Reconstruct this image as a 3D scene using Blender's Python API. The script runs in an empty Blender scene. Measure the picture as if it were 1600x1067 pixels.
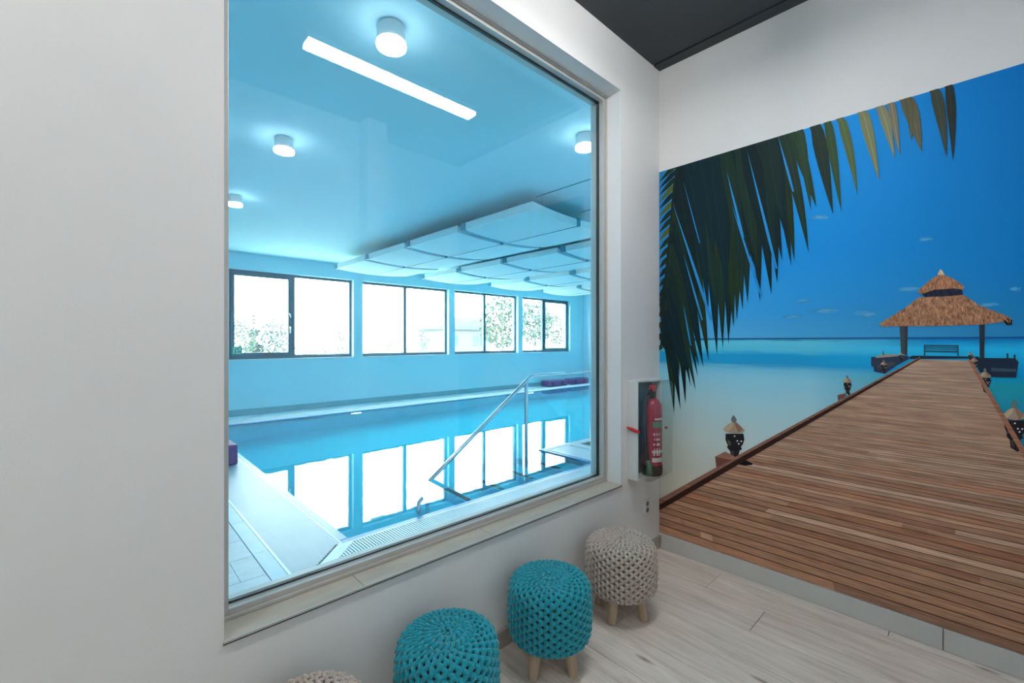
import bpy, bmesh, math, random
from mathutils import Vector, Matrix
random.seed(7)
S = bpy.context.scene
C = S.collection
# ------------------------------------------------------------------ camera, sky, exposure
FPX = 693.0                       # focal length in pixels of the 1600 px wide frame
TH = math.radians(46.8)           # camera heading against the window wall
SN, CS = math.sin(TH), math.cos(TH)
H = 1.34                          # eye height
cam = bpy.data.cameras.new('camera')
cam.sensor_width = 36.0
cam.lens = FPX / 1600.0 * 36.0
cam.clip_start = 0.02
cam.clip_end = 500
camo = bpy.data.objects.new('camera', cam)
C.objects.link(camo)
camo.location = (0, 0, H)
camo.rotation_euler = (math.radians(90), 0, TH - math.radians(90))
S.camera = camo
SKY = 12.0
w = bpy.data.worlds.new('sky'); S.world = w
w.use_nodes = True
bg = w.node_tree.nodes['Background']
bg.inputs[0].default_value = (0.90, 0.97, 1.0, 1)
bg.inputs[1].default_value = SKY
S.view_settings.view_transform = 'Standard'
S.view_settings.look = 'None'
S.view_settings.gamma = 1.0
S.view_settings.use_curve_mapping = False
S.view_settings.exposure = 0.85
S.cycles.max_bounces = 10
S.cycles.diffuse_bounces = 6
S.cycles.transparent_max_bounces = 24
S.cycles.sample_clamp_indirect = 6.0
LAMP_E = 40.0      # linear lamps in the lounge
ROUND_E = 14.0     # round lamps over the pool

# ------------------------------------------------------------------ helpers
def lin(c):
    c = c / 255.0
    return c / 12.92 if c <= 0.04045 else ((c + 0.055) / 1.055) ** 2.4
def rgb(r, g, b, k=1.0):
    return (min(1, lin(r) * k), min(1, lin(g) * k), min(1, lin(b) * k), 1)

ORIG = {}
def empty(name, loc, label=None, cat=None, group=None, kind=None):
    o = bpy.data.objects.new(name, None); C.objects.link(o)
    o.location = loc; o.empty_display_size = 0.1
    ORIG[o.name] = Vector(loc)
    tag(o, label, cat, group, kind)
    return o
def tag(o, label=None, cat=None, group=None, kind=None):
    if label: o['label'] = label
    if cat: o['category'] = cat
    if group: o['group'] = group
    if kind: o['kind'] = kind
    return o

class MB:
    """collects shapes in world coordinates; build() links them as one mesh object"""
    def __init__(s): s.v = []; s.f = []; s.c = None
    def add(s, vs, fs):
        n = len(s.v); s.v += [tuple(p) for p in vs]; s.f += [tuple(i + n for i in f) for f in fs]; return s
    def box(s, x0, y0, z0, x1, y1, z1):
        x0, x1 = min(x0, x1), max(x0, x1); y0, y1 = min(y0, y1), max(y0, y1); z0, z1 = min(z0, z1), max(z0, z1)
        return s.add([(x0,y0,z0),(x1,y0,z0),(x1,y1,z0),(x0,y1,z0),(x0,y0,z1),(x1,y0,z1),(x1,y1,z1),(x0,y1,z1)],
                     [(0,3,2,1),(4,5,6,7),(0,1,5,4),(1,2,6,5),(2,3,7,6),(3,0,4,7)])
    def cyl(s, p0, p1, r0, r1=None, n=16, caps=True):
        r1 = r0 if r1 is None else r1
        return s.tube([p0, p1], [r0, r1], n, caps)
    def tube(s, path, r, n=10, caps=True):
        P = [Vector(p) for p in path]; m = len(P)
        R = r if isinstance(r, (list, tuple)) else [r] * m
        vs, fs = [], []
        t0 = (P[1] - P[0]).normalized()
        up = Vector((0, 0, 1)) if abs(t0.z) < 0.9 else Vector((1, 0, 0))
        a = t0.cross(up).normalized()
        for i in range(m):
            if i == 0: t = t0
            elif i == m - 1: t = (P[i] - P[i-1]).normalized()
            else: t = ((P[i+1] - P[i]).normalized() + (P[i] - P[i-1]).normalized())
            if t.length < 1e-9: t = t0
            t.normalize()
            a = a - t * a.dot(t); a.normalize(); b = t.cross(a)
            for k in range(n):
                q = 2 * math.pi * k / n
                vs.append(P[i] + (a * math.cos(q) + b * math.sin(q)) * R[i])
        for i in range(m - 1):
            for k in range(n):
                k2 = (k + 1) % n
                fs.append((i*n+k, i*n+k2, (i+1)*n+k2, (i+1)*n+k))
        if caps:
            fs.append(tuple(reversed(range(n)))); fs.append(tuple((m-1)*n + k for k in range(n)))
        return s.add(vs, fs)
    def lathe(s, prof, cx, cy, n=32, caps=True):
        vs, fs = [], []
        for r, z in prof:
            for k in range(n):
                q = 2 * math.pi * k / n
                vs.append((cx + r * math.cos(q), cy + r * math.sin(q), z))
        for i in range(len(prof) - 1):
            for k in range(n):
                k2 = (k + 1) % n
                fs.append((i*n+k, i*n+k2, (i+1)*n+k2, (i+1)*n+k))
        if caps:
            fs.append(tuple(reversed(range(n)))); fs.append(tuple((len(prof)-1)*n + k for k in range(n)))
        return s.add(vs, fs)
    def prism(s, pts, z0, z1):
        n = len(pts)
        vs = [(x, y, z0) for x, y in pts] + [(x, y, z1) for x, y in pts]
        fs = [tuple(reversed(range(n))), tuple(range(n, 2*n))] + [(i, (i+1) % n, n + (i+1) % n, n + i) for i in range(n)]
        return s.add(vs, fs)
    def mesh(s, name, o=Vector((0,0,0)), smooth=False):
        me = bpy.data.meshes.new(name)
        me.from_pydata([(x-o.x, y-o.y, z-o.z) for x, y, z in s.v], [], s.f)
        me.update()
        if smooth: me.shade_smooth()
        return me
    def build(s, name, mat, parent=None, smooth=False, bevel=0, label=None, cat=None, group=None, kind=None, angle=None):
        if parent is not None: o3 = ORIG[parent.name]
        elif cat:                     # a one-mesh thing: origin at its base
            xs = [p[0] for p in s.v]; ys = [p[1] for p in s.v]; zs = [p[2] for p in s.v]
            o3 = Vector(((min(xs)+max(xs))/2, (min(ys)+max(ys))/2, min(zs)))
        else: o3 = Vector((0, 0, 0))
        me = s.mesh(name, o3, smooth)
        if mat: me.materials.append(mat)
        o = bpy.data.objects.new(name, me); C.objects.link(o)
        if parent is not None: o.parent = parent
        else: o.location = o3
        ORIG[o.name] = o3
        if smooth and angle:
            try: me.set_sharp_from_angle(angle=math.radians(angle))
            except Exception: pass
        if bevel:
            b = o.modifiers.new('bevel', 'BEVEL'); b.width = bevel; b.segments = 2; b.limit_method = 'ANGLE'
        tag(o, label, cat, group, kind)
        return o

def place(mesh, name, mat, loc, parent):
    """a piece that shares its mesh with others"""
    o = bpy.data.objects.new(name, mesh); C.objects.link(o)
    o.parent = parent
    o.location = Vector(loc) - ORIG[parent.name]
    ORIG[o.name] = Vector(loc)
    return o
def copy_tree(o, parent=None, loc=None):
    c = o.copy(); C.objects.link(c)
    if parent is not None: c.parent = parent
    if loc is not None: c.location = loc
    for ch in list(o.children): copy_tree(ch, c)
    return c

# ------------------------------------------------------------------ materials
MATS = {}
def mat(name, col=(0.8,0.8,0.8,1), rough=0.5, metal=0.0, spec=0.5, emit=None, estr=0.0):
    m = bpy.data.materials.new(name); m.use_nodes = True
    b = m.node_tree.nodes['Principled BSDF']
    b.inputs['Base Color'].default_value = col
    b.inputs['Roughness'].default_value = rough
    b.inputs['Metallic'].default_value = metal
    b.inputs['Specular IOR Level'].default_value = spec
    if emit:
        b.inputs['Emission Color'].default_value = emit
        b.inputs['Emission Strength'].default_value = estr
    MATS[name] = m
    return m
def nd(m, t, **kw):
    n = m.node_tree.nodes.new(t)
    for k, v in kw.items():
        if k in n.inputs.keys(): n.inputs[k].default_value = v
        else: setattr(n, k, v)
    return n
def lk(m, a, b): m.node_tree.links.new(a, b)
def ramp(m, fac, stops, interp='LINEAR'):
    r = nd(m, 'ShaderNodeValToRGB'); e = r.color_ramp; e.interpolation = interp
    while len(e.elements) > 1: e.elements.remove(e.elements[-1])
    e.elements[0].position, e.elements[0].color = stops[0]
    for p, c in stops[1:]:
        x = e.elements.new(p); x.color = c
    lk(m, fac, r.inputs[0]); return r
def mottled(name, col, amt=0.06, scale=4.0, rough=0.6, bump=0.0, bscale=60, stretch=(1,1,1), spec=0.5, detail=4):
    """a painted or stone surface with slight uneven tone and fine relief"""
    m = mat(name, col, rough, spec=spec); b = m.node_tree.nodes['Principled BSDF']
    g = nd(m, 'ShaderNodeNewGeometry'); mp = nd(m, 'ShaderNodeMapping'); mp.inputs['Scale'].default_value = stretch
    lk(m, g.outputs['Position'], mp.inputs['Vector'])
    n = nd(m, 'ShaderNodeTexNoise', Scale=scale, Detail=detail); lk(m, mp.outputs[0], n.inputs['Vector'])
    lo = tuple(max(0, c * (1 - amt)) for c in col[:3]) + (1,)
    hi = tuple(min(1, c * (1 + amt)) for c in col[:3]) + (1,)
    r = ramp(m, n.outputs['Fac'], [(0.3, lo), (0.7, hi)])
    lk(m, r.outputs[0], b.inputs['Base Color'])
    if bump:
        n2 = nd(m, 'ShaderNodeTexNoise', Scale=bscale, Detail=3); lk(m, mp.outputs[0], n2.inputs['Vector'])
        bp = nd(m, 'ShaderNodeBump', Strength=bump, Distance=0.002); lk(m, n2.outputs['Fac'], bp.inputs['Height'])
        lk(m, bp.outputs[0], b.inputs['Normal'])
    return m
def glassy(name, tint, f0=0.04, rough=0.0, ripple=0.0, ior=None):
    """thin clear sheet or water surface: Schlick reflection over a tinted see-through"""
    m = bpy.data.materials.new(name); m.use_nodes = True
    nt = m.node_tree
    for n in list(nt.nodes): nt.nodes.remove(n)
    out = nd(m, 'ShaderNodeOutputMaterial'); mix = nd(m, 'ShaderNodeMixShader')
    tr = nd(m, 'ShaderNodeBsdfRefraction' if ior else 'ShaderNodeBsdfTransparent'); tr.inputs[0].default_value = tint
    if ior: tr.inputs['IOR'].default_value = ior; tr.inputs['Roughness'].default_value = 0.0
    gl = nd(m, 'ShaderNodeBsdfGlossy'); gl.inputs['Color'].default_value = (1,1,1,1); gl.inputs['Roughness'].default_value = rough
    g = nd(m, 'ShaderNodeNewGeometry')
    d = nd(m, 'ShaderNodeVectorMath', operation='DOT_PRODUCT')
    lk(m, g.outputs['Incoming'], d.inputs[0]); lk(m, g.outputs['Normal'], d.inputs[1])
    a = nd(m, 'ShaderNodeMath', operation='ABSOLUTE'); lk(m, d.outputs['Value'], a.inputs[0])
    s = nd(m, 'ShaderNodeMath', operation='SUBTRACT'); s.inputs[0].default_value = 1; lk(m, a.outputs[0], s.inputs[1])
    p = nd(m, 'ShaderNodeMath', operation='POWER'); lk(m, s.outputs[0], p.inputs[0]); p.inputs[1].default_value = 5
    k = nd(m, 'ShaderNodeMath', operation='MULTIPLY_ADD'); lk(m, p.outputs[0], k.inputs[0]); k.inputs[1].default_value = 1 - f0; k.inputs[2].default_value = f0
    lk(m, k.outputs[0], mix.inputs[0]); lk(m, tr.outputs[0], mix.inputs[1]); lk(m, gl.outputs[0], mix.inputs[2])
    if ripple:
        n = nd(m, 'ShaderNodeTexNoise', Scale=5.0, Detail=2); mp = nd(m, 'ShaderNodeMapping'); mp.inputs['Scale'].default_value = (1.0, 1.6, 1)
        lk(m, g.outputs['Position'], mp.inputs['Vector']); lk(m, mp.outputs[0], n.inputs['Vector'])
        bp = nd(m, 'ShaderNodeBump', Strength=ripple, Distance=0.01); lk(m, n.outputs['Fac'], bp.inputs['Height'])
        lk(m, bp.outputs[0], gl.inputs['Normal'])
    lk(m, mix.outputs[0], out.inputs[0])
    MATS[name] = m
    return m

plaster = mottled('white_plaster', (0.74, 0.74, 0.735, 1), 0.04, 1.3, 0.75, 0.25, 220, spec=0.3)
dark_ceil = mottled('anthracite_ceiling_paint', (0.032, 0.038, 0.044, 1), 0.06, 2, 0.6)
black = mat('black_rubber', (0.012, 0.014, 0.016, 1), 0.5)
alu = mat('satin_aluminium', (0.50, 0.49, 0.47, 1), 0.42, 0.35)
sill_m = mottled('beige_stone_tile', (0.46, 0.41, 0.335, 1), 0.12, 6, 0.45, 0.1, 80, (1, 3, 1))
skirt_m = mottled('pale_grey_skirting', (0.56, 0.56, 0.54, 1), 0.04, 5, 0.35)
grout = mat('grey_grout', (0.3, 0.29, 0.27, 1), 0.9)
BLUE = (0.50, 0.775, 0.875, 1)
paint_blue = mottled('pale_blue_wall_paint', BLUE, 0.015, 1.0, 0.7, spec=0.25)
paint_ceil = mottled('pale_blue_ceiling_paint', BLUE, 0.015, 0.8, 0.8, spec=0.2)
raft_m = mottled('white_acoustic_panel', (0.68, 0.83, 0.88, 1), 0.02, 3, 0.8, spec=0.2)
liner = mottled('blue_pool_liner', (0.02, 0.72, 0.94, 1), 0.05, 0.8, 0.5)
rim_m = mottled('blue_pool_rim', (0.0, 0.26, 0.50, 1), 0.05, 3, 0.35)
tile_pale = mottled('pale_stone_tile', (0.56, 0.62, 0.65, 1), 0.10, 5, 0.45, 0.3, 40, (1, 3, 1))
border_m = mottled('light_blue_border_tile', (0.36, 0.58, 0.72, 1), 0.05, 8, 0.4)
deck_m = mottled('pale_deck_tile', (0.66, 0.78, 0.84, 1), 0.05, 3, 0.4)
grate_m = mottled('white_plastic_grating', (0.70, 0.80, 0.86, 1), 0.03, 6, 0.35)
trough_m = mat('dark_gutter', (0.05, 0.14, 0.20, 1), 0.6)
base_far = mottled('grey_tile_skirting', (0.22, 0.42, 0.50, 1), 0.05, 3, 0.5)
win_frame = mat('anthracite_frame_with_glare', (0.06, 0.13, 0.18, 1), 0.4)  # anthracite lifted towards blue: glare of the bright panes is in the colour
steel = mat('stainless_steel', (0.62, 0.64, 0.66, 1), 0.16, 1.0)
purple = mottled('purple_foam', (0.13, 0.03, 0.20, 1), 0.08, 12, 0.55)
purple_dk = mat('dark_purple_recess', (0.02, 0.006, 0.03, 1), 0.7)
white_gloss = mat('white_lamp_body', (0.75, 0.78, 0.80, 1), 0.4)
lamp_on = mat('lit_lamp_diffuser', (1,1,1,1), 0.5, emit=(0.97, 0.98, 1.0, 1), estr=ROUND_E)
tube_on = mat('lit_linear_diffuser', (1,1,1,1), 0.5, emit=(1.0, 0.985, 0.97, 1), estr=LAMP_E)
uw_on = mat('lit_underwater_lens', (1,1,1,1), 0.5, emit=(0.85, 0.97, 1.0, 1), estr=25)
glass_big = glassy('tinted_window_glass', (0.90, 0.97, 0.985, 1), 0.043)
glass_far = glassy('clear_window_glass', (0.96, 0.98, 0.98, 1), 0.04)
acrylic = glassy('clear_acrylic', (0.93, 0.94, 0.93, 1), 0.05, 0.05)
water_m = glassy('pool_water', (0.55, 0.97, 1.0, 1), 0.02, 0.0, 0.025, ior=1.33)
nosing_m = mat('dark_step_marking', (0.01, 0.05, 0.09, 1), 0.6)

# ------------------------------------------------------------------ sizes of the place
WY0, WY1 = 1.455, 1.66            # window wall between lounge and pool hall
RX = 2.69                         # wall with the photo mural
CZ = 3.11                         # lounge ceiling
OX0, OX1, OZ0, OZ1 = 0.262, 2.239, 0.505, 2.81   # opening of the big window
FY = 9.2                          # far wall of the pool hall
EX = 11.9                         # end wall of the pool hall
LX = -0.6                         # left wall of the pool hall
PZ = 2.95                         # pool hall ceiling
GY = 1.59                         # glass

# ------------------------------------------------------------------ lounge shell
wl = MB()
wl.box(-4.0, WY0, -0.3, OX0, WY1, 3.3).box(OX1, WY0, -0.3, EX + 0.3, WY1, 3.3)
wl.box(OX0, WY0, -0.3, OX1, WY1, OZ0 - 0.012).box(OX0, WY0, OZ1, OX1, WY1, 3.3)
wall_left = wl.build('wall_left', plaster, kind='structure')
# pool side of the same wall carries the pool hall paint
pw = MB()
pw.box(LX, WY1, -0.3, OX0, WY1 + 0.012, PZ).box(OX1, WY1, -0.3, EX, WY1 + 0.012, PZ)
pw.box(OX0, WY1, -0.3, OX1, WY1 + 0.012, OZ0 - 0.012).box(OX0, WY1, OZ1, OX1, WY1 + 0.012, PZ)
pw.build('wall_pool_near', paint_blue, kind='structure')
MB().box(RX, -0.60, -0.3, RX + 0.12, WY0, 3.3).build('wall_right', plaster, kind='structure')
wb = MB()
wb.box(-4.0, -0.60, -0.3, 1.56, -0.28, 3.3).box(1.56, -0.60, -0.3, 1.73, -0.14, 3.3).box(1.73, -0.60, -0.3, RX, -0.46, 3.3)
wb.build('wall_back', plaster, kind='structure')
MB().box(-4.12, -0.60, -0.3, -4.0, WY1, 3.3).build('wall_end', plaster, kind='structure')
cl = MB()
cl.box(-4.0, -0.6, CZ, RX - 0.088, WY0, CZ + 0.1)
cl.box(RX - 0.088, -0.6, CZ + 0.03, RX, WY0, CZ + 0.1)
ceiling = cl.build('ceiling', dark_ceil, kind='structure')
MB().box(RX - 0.088, -0.6, CZ + 0.022, RX - 0.076, WY0, CZ + 0.03).build('painted_groove_shade', black, ceiling)  # black strip painting the shade at the back of the ceiling groove
MB().box(RX - 0.076, -0.6, CZ - 0.004, RX, WY0, CZ + 0.03).build('edge_panel', dark_ceil, ceiling, bevel=0.002)

# floor of separate planks
floor_m = mat('greyish_oak_plank', (0.5, 0.46, 0.42, 1), 0.42, spec=0.35)
b = floor_m.node_tree.nodes['Principled BSDF']
g = nd(floor_m, 'ShaderNodeNewGeometry'); oi = nd(floor_m, 'ShaderNodeObjectInfo')
cmb = nd(floor_m, 'ShaderNodeCombineXYZ')
mul = nd(floor_m, 'ShaderNodeMath', operation='MULTIPLY'); lk(floor_m, oi.outputs['Random'], mul.inputs[0]); mul.inputs[1].default_value = 37.0
lk(floor_m, mul.outputs[0], cmb.inputs[0]); lk(floor_m, mul.outputs[0], cmb.inputs[1])
va = nd(floor_m, 'ShaderNodeVectorMath', operation='ADD'); lk(floor_m, g.outputs['Position'], va.inputs[0]); lk(floor_m, cmb.outputs[0], va.inputs[1])
mp = nd(floor_m, 'ShaderNodeMapping'); mp.inputs['Scale'].default_value = (9, 0.9, 1); lk(floor_m, va.outputs[0], mp.inputs['Vector'])
n1 = nd(floor_m, 'ShaderNodeTexNoise', Scale=2.0, Detail=6, Distortion=1.2); lk(floor_m, mp.outputs[0], n1.inputs['Vector'])
r1 = ramp(floor_m, n1.outputs['Fac'], [(0.25, (0.58, 0.50, 0.435, 1)), (0.5, (0.74, 0.665, 0.595, 1)), (0.78, (0.84, 0.78, 0.715, 1))])
mp2 = nd(floor_m, 'ShaderNodeMapping'); mp2.inputs['Scale'].default_value = (2.6, 0.75, 1); lk(floor_m, va.outputs[0], mp2.inputs['Vector'])
vo = nd(floor_m, 'ShaderNodeTexVoronoi', Scale=2.2); lk(floor_m, mp2.outputs[0], vo.inputs['Vector'])
r2 = ramp(floor_m, vo.outputs['Distance'], [(0.0, (0.30, 0.24, 0.20, 1)), (0.035, (0.55, 0.5, 0.46, 1)), (0.09, (1, 1, 1, 1))])
mx = nd(floor_m, 'ShaderNodeMix', data_type='RGBA', blend_type='MULTIPLY'); mx.inputs[0].default_value = 1.0
lk(floor_m, r1.outputs[0], mx.inputs[6]); lk(floor_m, r2.outputs[0], mx.inputs[7])
mp3 = nd(floor_m, 'ShaderNodeMapping'); mp3.inputs['Scale'].default_value = (70, 3, 1); lk(floor_m, va.outputs[0], mp3.inputs['Vector'])
n3 = nd(floor_m, 'ShaderNodeTexNoise', Scale=2.0, Detail=3); lk(floor_m, mp3.outputs[0], n3.inputs['Vector'])
r3 = ramp(floor_m, n3.outputs['Fac'], [(0.3, (0.88, 0.87, 0.86, 1)), (0.7, (1.06, 1.06, 1.06, 1))])
mx2 = nd(floor_m, 'ShaderNodeMix', data_type='RGBA', blend_type='MULTIPLY'); mx2.inputs[0].default_value = 1.0
lk(floor_m, mx.outputs[2], mx2.inputs[6]); lk(floor_m, r3.outputs[0], mx2.inputs[7])
lk(floor_m, mx2.outputs[2], b.inputs['Base Color'])
fl = MB().box(-4.0, -0.6, -0.3, RX, WY0, -0.011).build('floor', grout, kind='structure')
def plank_mesh(x0, x1, y0, y1, g=0.0012):
    bm = MB().box(x0 + g, y0 + g, -0.010, x1 - g, y1 - g, 0.0)
    return bm
rows = [(2.63, 2.69, 0.30)] + [(2.63 - 0.21 * (i + 1), 2.63 - 0.21 * i, o) for i, o in enumerate([1.04, 0.745, 0.18, 1.20, 0.52, 0.9, 0.3, 1.1, 0.6])]
x = rows[-1][0]
k = 0
while x > -4.0:
    rows.append((max(-4.0, x - 0.21), x, (0.37 * k) % 1.2)); x -= 0.21; k += 1
for x0, x1, oy in rows:
    cuts = [c for c in (oy - 1.2, oy, oy + 1.2) if -0.44 < c < WY0 - 0.02]
    ys = [-0.46] + cuts + [WY0]
    for a, c in zip(ys[:-1], ys[1:]):
        plank_mesh(x0, x1, a, c).build('floor_plank', floor_m, fl, bevel=0.0012)

# skirting
bbw = mottled('taupe_wood_skirting', (0.40, 0.35, 0.31, 1), 0.08, 5, 0.5, stretch=(1, 6, 6))
MB().box(-4.0, WY0 - 0.014, 0.0, RX, WY0, 0.075).build('baseboard_left', bbw, kind='structure', bevel=0.002)
br = MB().box(RX - 0.008, -0.46, 0.0, RX, WY0 - 0.014, 0.092).build('baseboard_right', grout, kind='structure')
for y0, y1 in ((0.124, WY0 - 0.016), (-0.458, 0.120)):
    MB().box(RX - 0.014, y0, 0.001, RX - 0.002, y1, 0.094).build('skirting_tile', skirt_m, br, bevel=0.002)

# ------------------------------------------------------------------ big interior window
win1 = empty('window_1', ((OX0 + OX1) / 2, GY, OZ0), kind='structure')
fw = 0.03
fr = MB()
y0, y1 = 1.556, 1.645
fr.box(OX0, y0, OZ0, OX0 + fw, y1, OZ1).box(OX1 - fw, y0, OZ0, OX1, y1, OZ1)
fr.box(OX0 + fw, y0, OZ0, OX1 - fw, y1, OZ0 + fw).box(OX0 + fw, y0, OZ1 - fw, OX1 - fw, y1, OZ1)
fr.build('window_frame', alu, win1, bevel=0.002)
# raised outer lip of the profile
lp = MB()
lp.box(OX0, y0 - 0.008, OZ0, OX0 + 0.012, y0, OZ1).box(OX1 - 0.012, y0 - 0.008, OZ0, OX1, y0, OZ1)
lp.box(OX0 + 0.012, y0 - 0.008, OZ0, OX1 - 0.012, y0, OZ0 + 0.012).box(OX0 + 0.012, y0 - 0.008, OZ1 - 0.012, OX1 - 0.012, y0, OZ1)
lp.build('frame_lip', alu, win1, bevel=0.0015)
gk = MB(); q = OX0 + fw; qq = OX1 - fw; zb = OZ0 + fw; zt = OZ1 - fw; gw = 0.0055
gk.box(q, GY - 0.003, zb, q + gw, GY + 0.014, zt).box(qq - gw, GY - 0.003, zb, qq, GY + 0.014, zt)
gk.box(q + gw, GY - 0.003, zb, qq - gw, GY + 0.014, zb + gw).box(q + gw, GY - 0.003, zt - gw, qq - gw, GY + 0.014, zt)
gk.build('gasket', black, win1)
MB().box(q + 0.003, GY, zb + 0.003, qq - 0.003, GY + 0.012, zt - 0.003).build('pane', glass_big, win1)
# sill of stone tiles with a metal edge
sl = empty('trim_1', ((OX0 + OX1) / 2, WY0, OZ0), kind='structure')
for a, c in ((OX0, 0.67), (0.67, 1.25), (1.25, 1.83), (1.83, OX1)):
    MB().box(a + 0.001, WY0 - 0.004, OZ0 - 0.011, c - 0.001, y0 - 0.008, OZ0).build('sill_tile', sill_m, sl, bevel=0.001)
MB().box(OX0 - 0.004, WY0 - 0.012, OZ0 - 0.006, OX1 + 0.004, WY0 - 0.004, OZ0 + 0.0015).build('edge_profile', alu, sl, bevel=0.0015)
MB().box(OX0 - 0.003, WY0 - 0.007, OZ0 - 0.0115, OX1 + 0.003, WY0 - 0.0003, OZ0 - 0.006).build('painted_edge_shadow', black, sl)  # black strip painting the shadow under the metal sill edge

# ------------------------------------------------------------------ lounge lamps
def linear_lamp(x0, x1, y, label):
    zc = 2.93
    r = empty('linear_pendant_lamp', ((x0 + x1) / 2, y, zc), label, 'lamp')
    MB().box(x0, y - 0.035, zc + 0.024, x1, y + 0.035, zc + 0.06).build('housing', white_gloss, r, bevel=0.002)
    MB().box(x0 + 0.002, y - 0.034, zc, x1 - 0.002, y + 0.034, zc + 0.0235).build('diffuser', tube_on, r)
    for x in (x0 + 0.15, x1 - 0.15):
        MB().cyl((x, y, zc + 0.06), (x, y, CZ), 0.0015, n=6).build('suspension_wire', steel, r)
linear_lamp(0.82, 1.95, 0.70, 'lit white linear pendant lamp mirrored in the big glass pane')
linear_lamp(-1.75, -0.62, 0.70, 'lit white linear pendant lamp over the left end of the lounge')

# ------------------------------------------------------------------ pool hall shell
openings = [(1.73, 4.01), (4.216, 6.47), (6.65, 8.89), (9.07, 11.23)]
WZ0, WZ1 = 1.01, 2.65
wf = MB()
wf.box(LX - 0.2, FY, -0.3, EX + 0.3, FY + 0.25, WZ0).box(LX - 0.2, FY, WZ1, EX + 0.3, FY + 0.25, 3.3)
px = LX - 0.2
for a, c in openings:
    wf.box(px, FY, WZ0, a, FY + 0.25, WZ1); px = c
wf.box(px, FY, WZ0, EX + 0.3, FY + 0.25, WZ1)
wf.build('wall_far', paint_blue, kind='structure')
MB().box(EX, WY1, -0.3, EX + 0.2, FY, 3.3).build('wall_pool_end', paint_blue, kind='structure')
MB().box(LX - 0.2, WY1, -0.3, LX, FY, 3.3).build('wall_pool_left', paint_blue, kind='structure')
MB().box(LX - 0.2, WY1, PZ, EX + 0.2, FY + 0.25, PZ + 0.2).build('ceiling_pool', paint_ceil, kind='structure')
MB().box(LX, FY - 0.012, 0.0, EX, FY, 0.11).build('baseboard_far', base_far, kind='structure', bevel=0.002)

# far windows
def far_window(n, a, c, mull, sash):
    r = empty('window_%d' % n, ((a + c) / 2, FY + 0.13, WZ0), kind='structure')
    ya, yb = FY + 0.11, FY + 0.18
    f = 0.05
    m = MB()
    m.box(a, ya, WZ0, a + f, yb, WZ1).box(c - f, ya, WZ0, c, yb, WZ1)
    m.box(a + f, ya, WZ0, c - f, yb, WZ0 + f + 0.02).box(a + f, ya, WZ1 - f, c - f, yb, WZ1)
    m.build('window_frame', win_frame, r)
    MB().box(mull - 0.035, ya, WZ0 + f + 0.02, mull + 0.035, yb, WZ1 - f).build('mullion', win_frame, r)
    for i, (p0, p1) in enumerate(((a + f, mull - 0.035), (mull + 0.035, c - f))):
        if sash == i:
            s = 0.055
            z0, z1 = WZ0 + f + 0.02, WZ1 - f
            sm = MB().box(p0, ya - 0.02, z0, p0 + s, ya + 0.04, z1).box(p1 - s, ya - 0.02, z0, p1, ya + 0.04, z1)
            sm.box(p0 + s, ya - 0.02, z0, p1 - s, ya + 0.04, z0 + s).box(p0 + s, ya - 0.02, z1 - s, p1 - s, ya + 0.04, z1)
            so = sm.build('sash', win_frame, r, bevel=0.004)
            hx = p1 - s * 0.5 if i == 0 else p0 + s * 0.5
            hm = MB().cyl((hx, ya - 0.02, 1.62), (hx, ya - 0.055, 1.62), 0.012, n=10)
            hm.tube([(hx, ya - 0.055, 1.625), (hx, ya - 0.06, 1.60), (hx, ya - 0.06, 1.50)], 0.011, 8)
            hm.build('window_handle', steel, so, smooth=True)
            if i == 0:
                MB().tube([(hx - 0.01, ya - 0.02, 1.90), (hx, ya - 0.05, 1.86), (hx + 0.012, ya - 0.03, 1.80)], 0.010, 8).build('window_latch', steel, so, smooth=True)
        MB().box(p0 + 0.001, ya + 0.025, WZ0 + f + 0.02, p1 - 0.001, ya + 0.033, WZ1 - f).build('pane', glass_far, r)
    MB().box(a - 0.0, FY - 0.006, WZ0 - 0.012, c, ya, WZ0 + 0.004).build('window_sill', white_gloss, r)
for n, ((a, c), mu, sa) in enumerate(zip(openings, (2.83, 5.30, 7.72, 10.06), (0, None, None, 1)), 2):
    far_window(n, a, c, mu, sa)

# deck, gutters, basin
P = [(1.2, 2.92), (4.08, 2.92), (4.08, 3.74), (11.4, 3.74), (11.4, 8.35), (1.2, 8.35)]
dk = MB()
zb = -0.3
dk.box(LX, WY1, zb, 0.72, FY, -0.012)                       # left, under the tiles
dk.box(0.72, WY1, zb, EX, 2.53, 0.0)                        # along the window wall
dk.box(4.47, 2.53, zb, EX, 3.35, 0.0)                       # landing right of the steps
dk.box(0.72, 8.74, zb, EX, FY, 0.0)                         # far side
dk.box(11.79, 3.35, zb, EX, 8.74, 0.0)
floor_pool = dk.build('floor_pool', deck_m, kind='structure')
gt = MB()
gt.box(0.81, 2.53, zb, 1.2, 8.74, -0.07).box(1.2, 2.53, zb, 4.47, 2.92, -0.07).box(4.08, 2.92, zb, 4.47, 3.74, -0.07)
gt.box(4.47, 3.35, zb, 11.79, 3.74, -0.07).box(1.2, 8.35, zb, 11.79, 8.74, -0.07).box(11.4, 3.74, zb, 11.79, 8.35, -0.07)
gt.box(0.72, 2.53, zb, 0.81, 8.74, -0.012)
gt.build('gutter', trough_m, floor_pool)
tm = {}
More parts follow.
